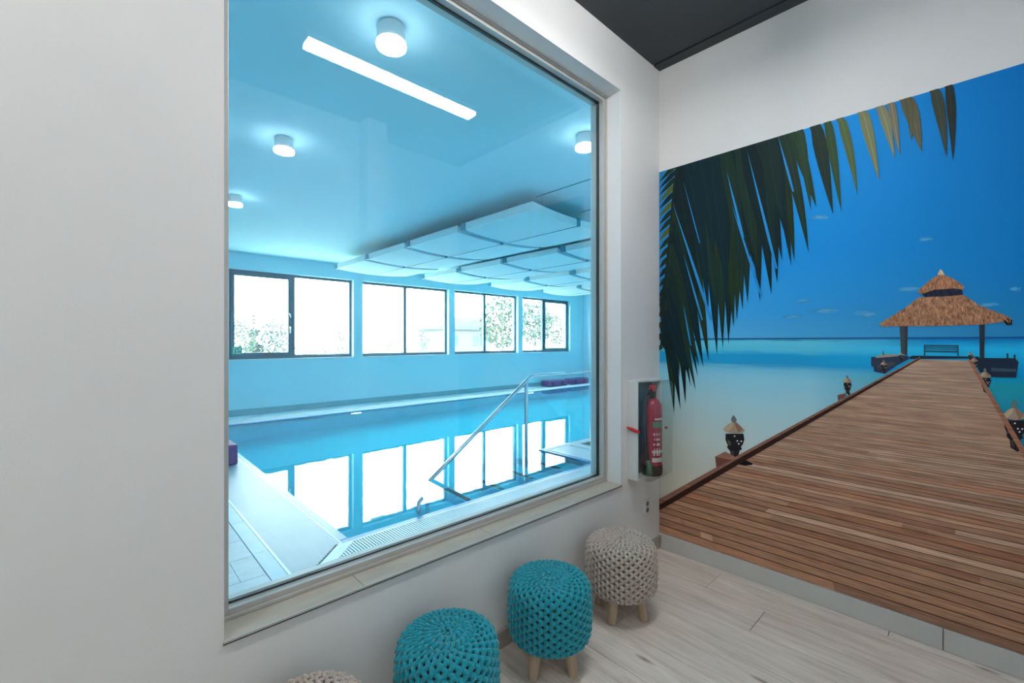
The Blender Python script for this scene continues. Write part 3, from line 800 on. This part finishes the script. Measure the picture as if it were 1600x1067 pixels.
hz = nd(m, 'ShaderNodeMath', operation='GREATER_THAN'); lk(m, sx_.outputs[2], hz.inputs[0]); hz.inputs[1].default_value = 1.355
mk3 = nd(m, 'ShaderNodeMix', data_type='RGBA'); lk(m, hz.outputs[0], mk3.inputs[0]); lk(m, mk2.outputs[2], mk3.inputs[6]); lk(m, mk.outputs[2], mk3.inputs[7])
lk(m, mk3.outputs[2], b.inputs['Base Color'])
MB().box(RX - 0.003, MY0, MZ0, RX - 0.0002, MY1, MZ1).build('printed_sheet', sheet_m, mural)

print_m = mat('mural_print', (1, 1, 1, 1), 0.55, spec=0.15)
m = print_m; b = m.node_tree.nodes['Principled BSDF']
at = nd(m, 'ShaderNodeVertexColor', layer_name='Col')
lk(m, at.outputs['Color'], b.inputs['Base Color'])
def grained(name, stretch, scale, lo, hi):
    m = mat(name, (1, 1, 1, 1), 0.55, spec=0.15); b = m.node_tree.nodes['Principled BSDF']
    at = nd(m, 'ShaderNodeVertexColor', layer_name='Col')
    g = nd(m, 'ShaderNodeNewGeometry'); mp = nd(m, 'ShaderNodeMapping'); mp.inputs['Scale'].default_value = stretch; lk(m, g.outputs['Position'], mp.inputs['Vector'])
    n = nd(m, 'ShaderNodeTexNoise', Scale=scale, Detail=5); lk(m, mp.outputs[0], n.inputs['Vector'])
    r = ramp(m, n.outputs['Fac'], [(0.3, (lo, lo, lo, 1)), (0.7, (hi, hi, hi * 1.03, 1))])
    mx = nd(m, 'ShaderNodeMix', data_type='RGBA', blend_type='MULTIPLY'); mx.inputs[0].default_value = 1
    lk(m, at.outputs['Color'], mx.inputs[6]); lk(m, r.outputs[0], mx.inputs[7]); lk(m, mx.outputs[2], b.inputs['Base Color'])
    return m
jetty_m = grained('mural_print_jetty', (1, 2.5, 45), 3.0, 0.70, 1.32)
thatch_m = grained('mural_print_thatch', (1, 60, 26), 2.0, 0.42, 1.05)
class PR:
    """flat printed shapes on the mural plane, coloured by face; later shapes lie a hair nearer the room"""
    def __init__(s, base): s.v = []; s.f = []; s.c = []; s.base = base; s.k = 0
    def poly(s, pts, col, raw=False, k=KM):
        off = RX - 0.003 - s.base - s.k * 4e-6; s.k += 1
        n = len(s.v)
        for p in pts:
            y, z = p if raw else wall_pt(*p)
            s.v.append((off, y, z))
        s.f.append(tuple(range(n, n + len(pts)))); s.c.append(rgb(*col, k))
        return s
    def build(s, name, mt=print_m, label=None):
        me = bpy.data.meshes.new(name); o3 = ORIG[mural.name]
        me.from_pydata([(x - o3.x, y - o3.y, z - o3.z) for x, y, z in s.v], [], s.f)
        ca = me.color_attributes.new('Col', 'FLOAT_COLOR', 'CORNER')
        for p, c in zip(me.polygons, s.c):
            for li in p.loop_indices: ca.data[li].color = c
        me.materials.append(mt)
        o = bpy.data.objects.new(name, me); C.objects.link(o); o.parent = mural
        if label: o['label'] = label
        return o
rnd = random.Random(11)
# small clouds
for cx, cy, w_, h_ in ((1287, 485, 26, 5), (1352, 490, 22, 6), (1283, 339, 16, 4), (1446, 374, 14, 3), (1425, 452, 26, 4), (1586, 452, 10, 4), (1240, 494, 18, 3), (1255, 470, 14, 3), (1545, 476, 22, 4)):
    cp_ = PR(0.0003)
    for q_ in range(3):
        pts = []
        ox, oy = rnd.uniform(-w_ * .3, w_ * .3), rnd.uniform(-h_ * .3, h_ * .3)
        for i in range(14):
            a = 2 * math.pi * i / 14; f_ = rnd.uniform(0.7, 1.1) * (0.9 - 0.2 * q_)
            pts.append((cx + ox + math.cos(a) * w_ * f_, cy + oy + math.sin(a) * h_ * f_ + 0.15 * math.cos(a) * w_ * -0.3))
        cp_.poly(pts, (40 + 12 * q_, 108 + 7 * q_, 150 + 4 * q_))
    cp_.build('printed_cloud')
hzp = PR(0.0002); hzp.poly([(MY1, 1.3515), (MY0, 1.3515), (MY0, 1.3595), (MY1, 1.3595)], (10, 66, 112), raw=True); hzp.build('printed_horizon')
# jetty
jt = PR(0.0008)
def jl(H_):          # left and right edge (y) of the printed jetty at H_ below the printed horizon
    yl, zl = wall_pt(1030, 784); yl2, zl2 = wall_pt(1432, 560)
    t = (ZH - H_ - zl2) / (zl - zl2); L = yl2 + (yl - yl2) * t
    yr_, zr = wall_pt(1600, 714); yr2, zr2 = wall_pt(1514, 562)
    t = (ZH - H_ - zr2) / (zr - zr2); R_ = yr2 + (yr_ - yr2) * t
    return min(MY1, L), max(MY0, R_)
ZH = 1.357
zend = (wall_pt(1430, 561)[1] + wall_pt(1514, 563)[1]) / 2
HE = ZH - zend
tones = [(132, 100, 80), (127, 96, 76), (138, 109, 90), (129, 96, 75), (121, 86, 67), (142, 115, 97), (134, 103, 82), (119, 89, 72), (132, 92, 70)]
wc = 0.0345
inv = 1.0 / 1.27
tilt = 0.010
while True:
    H0 = 1 / inv; inv += wc * rnd.uniform(0.85, 1.15); H1 = 1 / inv
    if H0 < HE: break
    H1 = max(H1, HE)
    l0, r0 = jl(H0); l1, r1 = jl(H1)
    g_ = min(0.10 * (H0 - H1), 0.006)
    far = min(1.0, max(0.0, (0.9 - H0) / 0.7))
    nseg = rnd.choice((1, 2, 2, 3)); cuts = sorted([rnd.random() for _ in range(nseg - 1)])
    cuts = [0] + cuts + [1]
    for ca_, cb_ in zip(cuts[:-1], cuts[1:]):
        t0 = rnd.choice(tones); f_ = rnd.uniform(0.92, 1.08)
        col = tuple(int((c * (1 - 0.55 * far) + d_ * 0.55 * far) * f_) for c, d_ in zip(t0, (148, 124, 108)))
        def pt(f, Hh, l, r): return (l + (r - l) * f, max(MZ0, ZH - Hh - tilt * (f - 0.3) * Hh))
        jt.poly([pt(ca_, H0 - g_, l0, r0), pt(cb_, H0 - g_, l0, r0), pt(cb_, H1, l1, r1), pt(ca_, H1, l1, r1)], col, raw=True)
        if H0 > 0.25:
            jt.poly([pt(ca_, H0, l0, r0), pt(cb_, H0, l0, r0), pt(cb_, H0 - g_ * 1.3, l0, r0), pt(ca_, H0 - g_ * 1.3, l0, r0)], (66, 42, 32), raw=True)
# edge beam and its shadow
jt.poly([(1030, 797), (1030, 784), (1438, 559), (1438, 561)], (40, 24, 20))
jt.poly([(1030, 788), (1030, 779), (1170, 702), (1438, 557), (1438, 559), (1170, 707)], (106, 76, 64))
jt.poly([(1512, 562), (1518, 562), (1610, 716), (1600, 716)], (120, 82, 64))
jt.poly([(1118, 713), (1137, 707), (1146, 718), (1120, 730)], (88, 54, 46))
jt.poly([(1118, 713), (1134, 705), (1150, 714), (1146, 719)], (118, 84, 70))
jt.poly([(1309, 617), (1322, 614), (1322, 618), (1310, 626)], (92, 60, 52))
jt.build('printed_jetty', jetty_m)
# pavilion
pv = PR(0.0018)
def c3(pts): return [(1360 + x * 0.178, 410 + y * 0.178) for x, y in pts]
pv.poly(c3([(8, 828), (120, 824), (260, 818), (335, 818), (335, 850), (230, 905), (130, 976), (34, 958), (30, 920), (8, 905)]), (36, 44, 62))
pv.poly(c3([(40, 832), (100, 808), (230, 805), (250, 822), (60, 838)]), (120, 112, 98))
pv.poly(c3([(60, 900), (200, 870), (230, 890), (140, 930), (60, 930)]), (52, 56, 66))
pv.poly(c3([(900, 845), (1000, 838), (1270, 840), (1300, 875), (1278, 1010), (1060, 1005), (960, 960)]), (24, 34, 48))
pv.poly(c3([(1060, 925), (1280, 935), (1278, 960), (1060, 955)]), (46, 60, 72))
pv.poly(c3([(1195, 840), (1195, 798), (1210, 798), (1210, 840)]), (30, 40, 52))
pv.poly(c3([(1258, 860), (1258, 808), (1272, 808), (1275, 860)]), (30, 40, 52))
pv.poly(c3([(108, 812), (112, 760), (122, 812)]), (40, 60, 80))
pv.poly(c3([(330, 835), (370, 818), (950, 826), (960, 842), (350, 846)]), (28, 34, 52))
pv.poly(c3([(258, 560), (328, 555), (324, 815), (270, 800)]), (50, 56, 62))
pv.poly(c3([(302, 556), (328, 555), (324, 815), (306, 812)]), (38, 44, 52))
pv.poly(c3([(955, 545), (1004, 540), (998, 840), (960, 842)]), (32, 38, 46))
# bench
for q_ in ([(470, 722), (772, 726), (772, 736), (470, 732)], [(482, 772), (772, 776), (772, 790), (470, 786)], [(470, 722), (482, 722), (482, 830), (470, 830)],
           [(762, 726), (774, 726), (774, 825), (764, 825)], [(476, 738), (766, 742), (766, 750), (476, 746)], [(476, 754), (766, 758), (766, 766), (476, 762)]):
    pv.poly(c3(q_), (28, 58, 76))
pv.build('printed_pavilion_posts')
tr_ = PR(0.0022)
low = [(78, 550), (95, 528), (200, 465), (320, 390), (400, 325), (430, 305), (815, 285), (880, 325), (960, 380), (1080, 425), (1200, 470), (1245, 500), (1240, 545), (1190, 535), (1150, 522), (1000, 545), (700, 556), (400, 560), (190, 560), (130, 566)]
tr_.poly(c3(low), (146, 104, 78))
up = [(418, 262), (430, 238), (500, 175), (570, 125), (600, 112), (650, 112), (720, 138), (790, 185), (828, 218), (800, 240), (740, 228), (560, 240), (450, 280)]
band = [(445, 275), (560, 240), (740, 226), (805, 236), (812, 285), (700, 296), (480, 305)]
tr_.poly(c3(band), (36, 38, 56))
tr_.poly(c3(up), (150, 104, 76))
tr_.poly(c3([(590, 110), (598, 85), (617, 60), (640, 85), (655, 112)]), (172, 150, 122))
tr_.poly(c3([(1165, 515), (1200, 490), (1245, 505), (1240, 548), (1195, 550)]), (24, 18, 18))
def inside(p, poly):
    x, y = p; c = False; n = len(poly)
    for i in range(n):
        (x1, y1), (x2, y2) = poly[i], poly[(i + 1) % n]
        if (y1 > y) != (y2 > y) and x < (x2 - x1) * (y - y1) / (y2 - y1) + x1: c = not c
    return c
for poly_, cx, n_ in ((low, 630, 620), (up, 620, 140)):
    x0 = min(p[0] for p in poly_); x1 = max(p[0] for p in poly_); y0 = min(p[1] for p in poly_); y1 = max(p[1] for p in poly_)
    for _ in range(n_):
        p = (rnd.uniform(x0, x1), rnd.uniform(y0, y1))
        dx_ = (p[0] - cx) / 900.0; L_ = rnd.uniform(14, 34)
        q_ = (p[0] + dx_ * L_ * 1.2, p[1] + L_)
        if inside(p, poly_) and inside(q_, poly_) and not inside(p, band):
            w_ = rnd.uniform(2, 5)
            tr_.poly(c3([(p[0] - w_, p[1]), (p[0] + w_, p[1]), (q_[0] + w_ * .5, q_[1]), (q_[0] - w_ * .5, q_[1])]),
                     rnd.choice([(118, 80, 58), (170, 124, 92), (128, 92, 68), (182, 138, 102), (104, 68, 52), (160, 112, 84)]))
tr_.build('printed_thatched_roof', thatch_m)
# lanterns
def lantern(cx, cy, sc, shade=True):
    l = PR(0.0026)
    def q(pts): return [(cx + (x - 390) * 0.09375 * sc, cy + (y - 450) * 0.09375 * sc) for x, y in pts]
    if shade: l.poly(q([(430, 850), (600, 845), (700, 890), (700, 920), (560, 930), (450, 895)]), (14, 12, 16))
    l.poly(q([(255, 400), (550, 400), (568, 490), (545, 570), (510, 620), (530, 660), (490, 680), (470, 760), (520, 830), (440, 862), (340, 800), (330, 690), (280, 630), (290, 590), (252, 500)]), (26, 24, 28))
    l.poly(q([(285, 500), (330, 520), (350, 590), (300, 590)]), (66, 62, 56))
    l.poly(q([(340, 690), (390, 690), (400, 800), (350, 790)]), (52, 46, 44))
    l.poly(q([(385, 88), (412, 120), (440, 165), (425, 215), (360, 215), (345, 150)]), (84, 92, 88))
    l.poly(q([(350, 215), (440, 215), (510, 280), (580, 345), (545, 370), (470, 390), (400, 395), (300, 375), (205, 335), (290, 250)]), (128, 110, 92))
    l.poly(q([(400, 217), (440, 215), (545, 320), (470, 390), (430, 300)]), (108, 84, 72))
    l.poly(q([(350, 217), (385, 217), (360, 300), (300, 360), (205, 335)]), (146, 126, 104))
    for x, y in ((405, 440), (450, 520), (515, 525), (475, 568)):
        l.poly(q([(x - 14, y - 8), (x + 14, y - 10), (x + 12, y + 10), (x - 10, y + 12)]), (205, 205, 200))
    l.build('printed_lantern')
lantern(1147, 682, 1.0)
lantern(1324, 600, 0.42)
lantern(1381, 572, 0.30, False)
lantern(1408, 556, 0.22, False)
lantern(1584, 662, 1.12, False)
lantern(1539, 593, 0.55, False)
lantern(1522, 567, 0.34, False)
lantern(1516, 556, 0.22, False)
# palm fronds
pl = PR(0.0034)
def leaf(bx, by, tx, ty, w_, col, bend=0.0):
    n = 8; L_ = []; R_ = []
    dx, dy = tx - bx, ty - by; ln = math.hypot(dx, dy); nx, ny = -dy / ln, dx / ln
    for i in range(n + 1):
        t = i / n
        cx = bx + dx * t + nx * bend * math.sin(math.pi * t); cy = by + dy * t + ny * bend * math.sin(math.pi * t)
        f = (0.75 + 0.25 * min(1, t * 4)) * (1 - max(0, (t - 0.3) / 0.7) ** 1.35)
        L_.append((cx + nx * w_ * .5 * f, cy + ny * w_ * .5 * f)); R_.append((cx - nx * w_ * .5 * f, cy - ny * w_ * .5 * f))
    pl.poly(L_ + R_[::-1][1:], col, k=KM * 0.7)
    # pale midrib
    mid = [((a[0] + b_[0]) / 2, (a[1] + b_[1]) / 2) for a, b_ in zip(L_, R_)]
    if w_ > 9:
        r_ = [(x + nx * 0.7, y + ny * 0.7) for x, y in mid[:-1]]; s_ = [(x - nx * 0.7, y - ny * 0.7) for x, y in mid[:-1]]
        pl.poly(r_ + s_[::-1], tuple(min(255, int(c * 1.2)) for c in col), k=KM * 0.7)
def top(x): return 269 - 0.3035 * (x - 1030) - 8
DK = [(14, 34, 36), (18, 38, 36), (11, 30, 33), (22, 42, 34), (10, 33, 40), (26, 42, 26)]
# long leaflets hanging from the top edge, tips following the outline of the frond
tips = [(1054, 646), (1064, 640), (1072, 631), (1080, 605), (1091, 588), (1100, 574), (1108, 564), (1121, 554), (1130, 545), (1139, 538), (1147, 512),
        (1152, 500), (1161, 484), (1169, 474), (1188, 471), (1206, 461), (1215, 443), (1223, 409), (1237, 417), (1242, 409), (1264, 395)]
for i, (tx, ty) in enumerate(tips):
    f = i / (len(tips) - 1)
    bx = 1046 + f ** 0.9 * 172
    by = top(bx) if f > 0.33 else 262 + (0.33 - f) * 520
    if f <= 0.33: bx = 1056 - (0.33 - f) * 60
    leaf(bx, by, tx, ty, 26 if 0.2 < f < 0.85 else 20, rnd.choice(DK), rnd.uniform(-5, 3))
for i in range(26):       # shorter ones between, closing the mass
    f = rnd.random()
    bx = 1056 + f * 150; by = top(bx)
    j = min(len(tips) - 2, int((0.3 + 0.65 * f) * (len(tips) - 1)))
    tx, ty = tips[j]; s_ = rnd.uniform(0.55, 0.86)
    leaf(bx, by, bx + (tx - bx) * s_ + rnd.uniform(-4, 4), by + (ty - by) * s_, rnd.uniform(20, 30), rnd.choice(DK), rnd.uniform(-4, 3))
for i in range(12):       # low dense part along the left edge
    f = i / 11; bx = 1050 - 14 * f; by = 330 + 190 * f
    leaf(bx, by, 1045 + rnd.uniform(0, 55) * (1 - 0.4 * f), 560 + rnd.uniform(-10, 60), 17, rnd.choice(DK), rnd.uniform(-3, 3))
# leaflets that hang singly further right
single = [(1236, 1276, 324, 20, (30, 52, 38)), (1274, 1302, 335, 22, (26, 44, 38)), (1293, 1315, 332, 15, (44, 66, 42)), (1312, 1340, 305, 15, (72, 88, 56)),
          (1346, 1374, 283, 18, (104, 108, 78)), (1373, 1398, 249, 16, (110, 112, 88)), (1391, 1406, 244, 13, (104, 100, 84)), (1413, 1440, 238, 24, (82, 82, 66)),
          (1418, 1424, 222, 14, (76, 76, 58)), (1459, 1479, 246, 19, (52, 60, 52)), (1482, 1489, 252, 15, (36, 44, 40)), (1226, 1262, 380, 16, (28, 46, 38)), (1250, 1268, 330, 14, (36, 58, 42))]
for bx, tx, ty, w_, col in single: leaf(bx, top(bx), tx, ty, w_, col, rnd.uniform(-3, 1))
# midrib of the frond and the short leaflets on its left
rib = [(1058, 256), (1053, 300), (1049, 350), (1043, 410), (1038, 470), (1034, 540)]
pl.poly([(1031, 262), (1058, 256), (1050, 340), (1040, 430), (1031, 470)], (26, 92, 136))
for i in range(20):
    t = i / 19; k_ = t * (len(rib) - 1); a = int(min(k_, len(rib) - 2)); fr_ = k_ - a
    x = rib[a][0] + (rib[a+1][0] - rib[a][0]) * fr_; y = rib[a][1] + (rib[a+1][1] - rib[a][1]) * fr_
    leaf(x, y, 1030.5, y + (x - 1030) * 0.9 + 4, 7, (66, 80, 32) if i in (3, 5, 8) else rnd.choice(DK))
for a, b_ in zip(rib[:-1], rib[1:]):
    pl.poly([(a[0] - 1.6, a[1]), (a[0] + 1.6, a[1]), (b_[0] + 1.6, b_[1]), (b_[0] - 1.6, b_[1])], (20, 26, 24))
# narrow slits of sky between leaflets
for x0, y0, x1, y1, w_ in ((1052, 318, 1112, 500, 4.5), (1068, 282, 1094, 380, 1.6), (1068, 395, 1098, 500, 3), (1136, 268, 1162, 372, 4), (1144, 320, 1190, 462, 4), (1168, 236, 1214, 420, 4.5), (1216, 212, 1240, 300, 4), (1068, 474, 1080, 540, 2.5)):
    leaf(x1, y1, x0, y0, w_, (30, 118, 176))
pl.build('printed_palm_frond')

# ------------------------------------------------------------------ outside the far windows
ground = MB().box(-40, FY + 0.25, -0.35, 120, 110, -0.3).build('ground', mottled('pale_dry_lawn', (0.42, 0.46, 0.36, 1), 0.1, 0.3, 0.9), kind='structure')
bark = mottled('grey_bark', (0.22, 0.19, 0.16, 1), 0.2, 5, 0.9)
def leaf_mat(name, c): return mottled(name, c, 0.2, 1.5, 0.8)
lf = [leaf_mat('soft_green_leaves', (0.055, 0.077, 0.055, 1)), leaf_mat('blue_green_needles', (0.048, 0.07, 0.068, 1)), leaf_mat('pale_green_leaves', (0.07, 0.088, 0.057, 1))]
def tree(x, y, h, rw, shape, mt, label, name, n=900, cat='tree'):
    rn = random.Random(int(x * 31 + y * 7))
    r = empty(name, (x, y, -0.3), label, cat, 'garden plants outside the windows')
    m = MB()
    z0 = -0.3 + (0.22 * h if shape == 'round' else 0.08 * h)
    for _ in range(n):
        while True:
            a, b_, c = rn.uniform(-1, 1), rn.uniform(-1, 1), rn.uniform(0, 1)
            if shape == 'cone': ok = math.hypot(a, b_) < (1 - c) * (0.65 + 0.35 * math.cos(c * 22))
            else: ok = a * a + b_ * b_ + (2 * c - 1) ** 2 < 1 and rn.random() < 0.35 + 0.65 * math.sqrt(a * a + b_ * b_ + (2 * c - 1) ** 2)
            if ok: break
        p = Vector((x + a * rw, y + b_ * rw, z0 + c * (h - 0.3 - z0 + 0.3)))
        s = rn.uniform(0.08, 0.16) * max(0.6, h / 4)
        u = Vector((rn.gauss(0, 1), rn.gauss(0, 1), rn.gauss(0, 1))).normalized(); v = u.orthogonal().normalized()
        w3 = u.cross(v)
        m.add([p + v * s, p + w3 * s * 0.6, p - v * s, p - w3 * s * 0.6], [(0, 1, 2, 3)])
    m.build('crown', mt, r, kind='stuff')
    MB().tube([(x, y, -0.3), (x + 0.03, y, z0 + 0.2 * h), (x, y, z0 + 0.6 * h)], [0.05 * rw + 0.04, 0.04 * rw + 0.03, 0.02], 8).build('trunk', bark, r, smooth=True)
def out_pt(px, Y):
    u = (px - 800.0) / FPX; return (u * SN + CS) / (-u * CS + SN) * Y
tree(out_pt(397, 30), 30, 3.3, 0.85, 'cone', lf[1], 'pointed conifer outside the leftmost window', 'conifer')
tree(out_pt(375, 28), 28, 2.6, 0.8, 'round', lf[0], 'small bushy tree left of the pointed conifer', 'garden_tree')
tree(out_pt(430, 29), 29, 2.7, 0.8, 'round', lf[1], 'small bushy tree right of the pointed conifer', 'garden_tree')
tree(out_pt(487, 34), 34, 1.5, 1.3, 'round', lf[0], 'low round bush behind the right half of the leftmost window', 'bush', 500, 'bush')
tree(out_pt(535, 30), 30, 2.3, 0.6, 'round', lf[2], 'slim pale tree at the right end of the leftmost window', 'garden_tree', 500)
tree(out_pt(597, 34), 34, 2.2, 1.0, 'round', lf[0], 'small tree behind the second window, left pane', 'garden_tree', 600)
tree(out_pt(655, 36), 36, 2.6, 1.0, 'round', lf[2], 'pale tree behind the second window, right pane', 'garden_tree', 600)
tree(out_pt(785, 26), 26, 4.9, 1.9, 'round', lf[0], 'large round tree filling the right pane of the third window', 'garden_tree', 1500)
tree(out_pt(836, 31), 31, 5.5, 1.9, 'round', lf[0], 'large round tree filling the left pane of the fourth window', 'garden_tree', 1500)
tree(out_pt(868, 32), 32, 4.6, 1.5, 'round', lf[2], 'pale tree behind the right pane of the fourth window', 'garden_tree', 900)
# white house
hx, hy = out_pt(733, 38), 38
hs = empty('house', (hx, hy, -0.3), 'white flat-roofed house seen through the third window', 'house')
hw_m = mottled('white_render', (0.065, 0.07, 0.075, 1), 0.03, 1, 0.8)
hdk = mat('dark_house_glazing', (0.05, 0.08, 0.12, 1), 0.2)
MB().box(hx - 3.2, hy, -0.3, hx + 3.0, hy + 5, 2.6).build('walls', mottled('bright_render', (0.10, 0.103, 0.107, 1), 0.03, 1, 0.8), hs)
MB().box(hx - 3.5, hy - 0.3, 2.6, hx + 3.3, hy + 5.3, 2.9).build('roof_slab', hw_m, hs)
MB().box(hx - 1.0, hy + 1, 2.9, hx + 2.6, hy + 4, 3.9).build('upper_storey', mottled('cream_render', (0.09, 0.09, 0.083, 1), 0.03, 1, 0.8), hs)
for xx in (-2.2, 0.6, 1.6):
    MB().box(hx + xx, hy - 0.04, 0.9, hx + xx + 0.7, hy + 0.02, 2.0).build('house_window', hdk, hs)
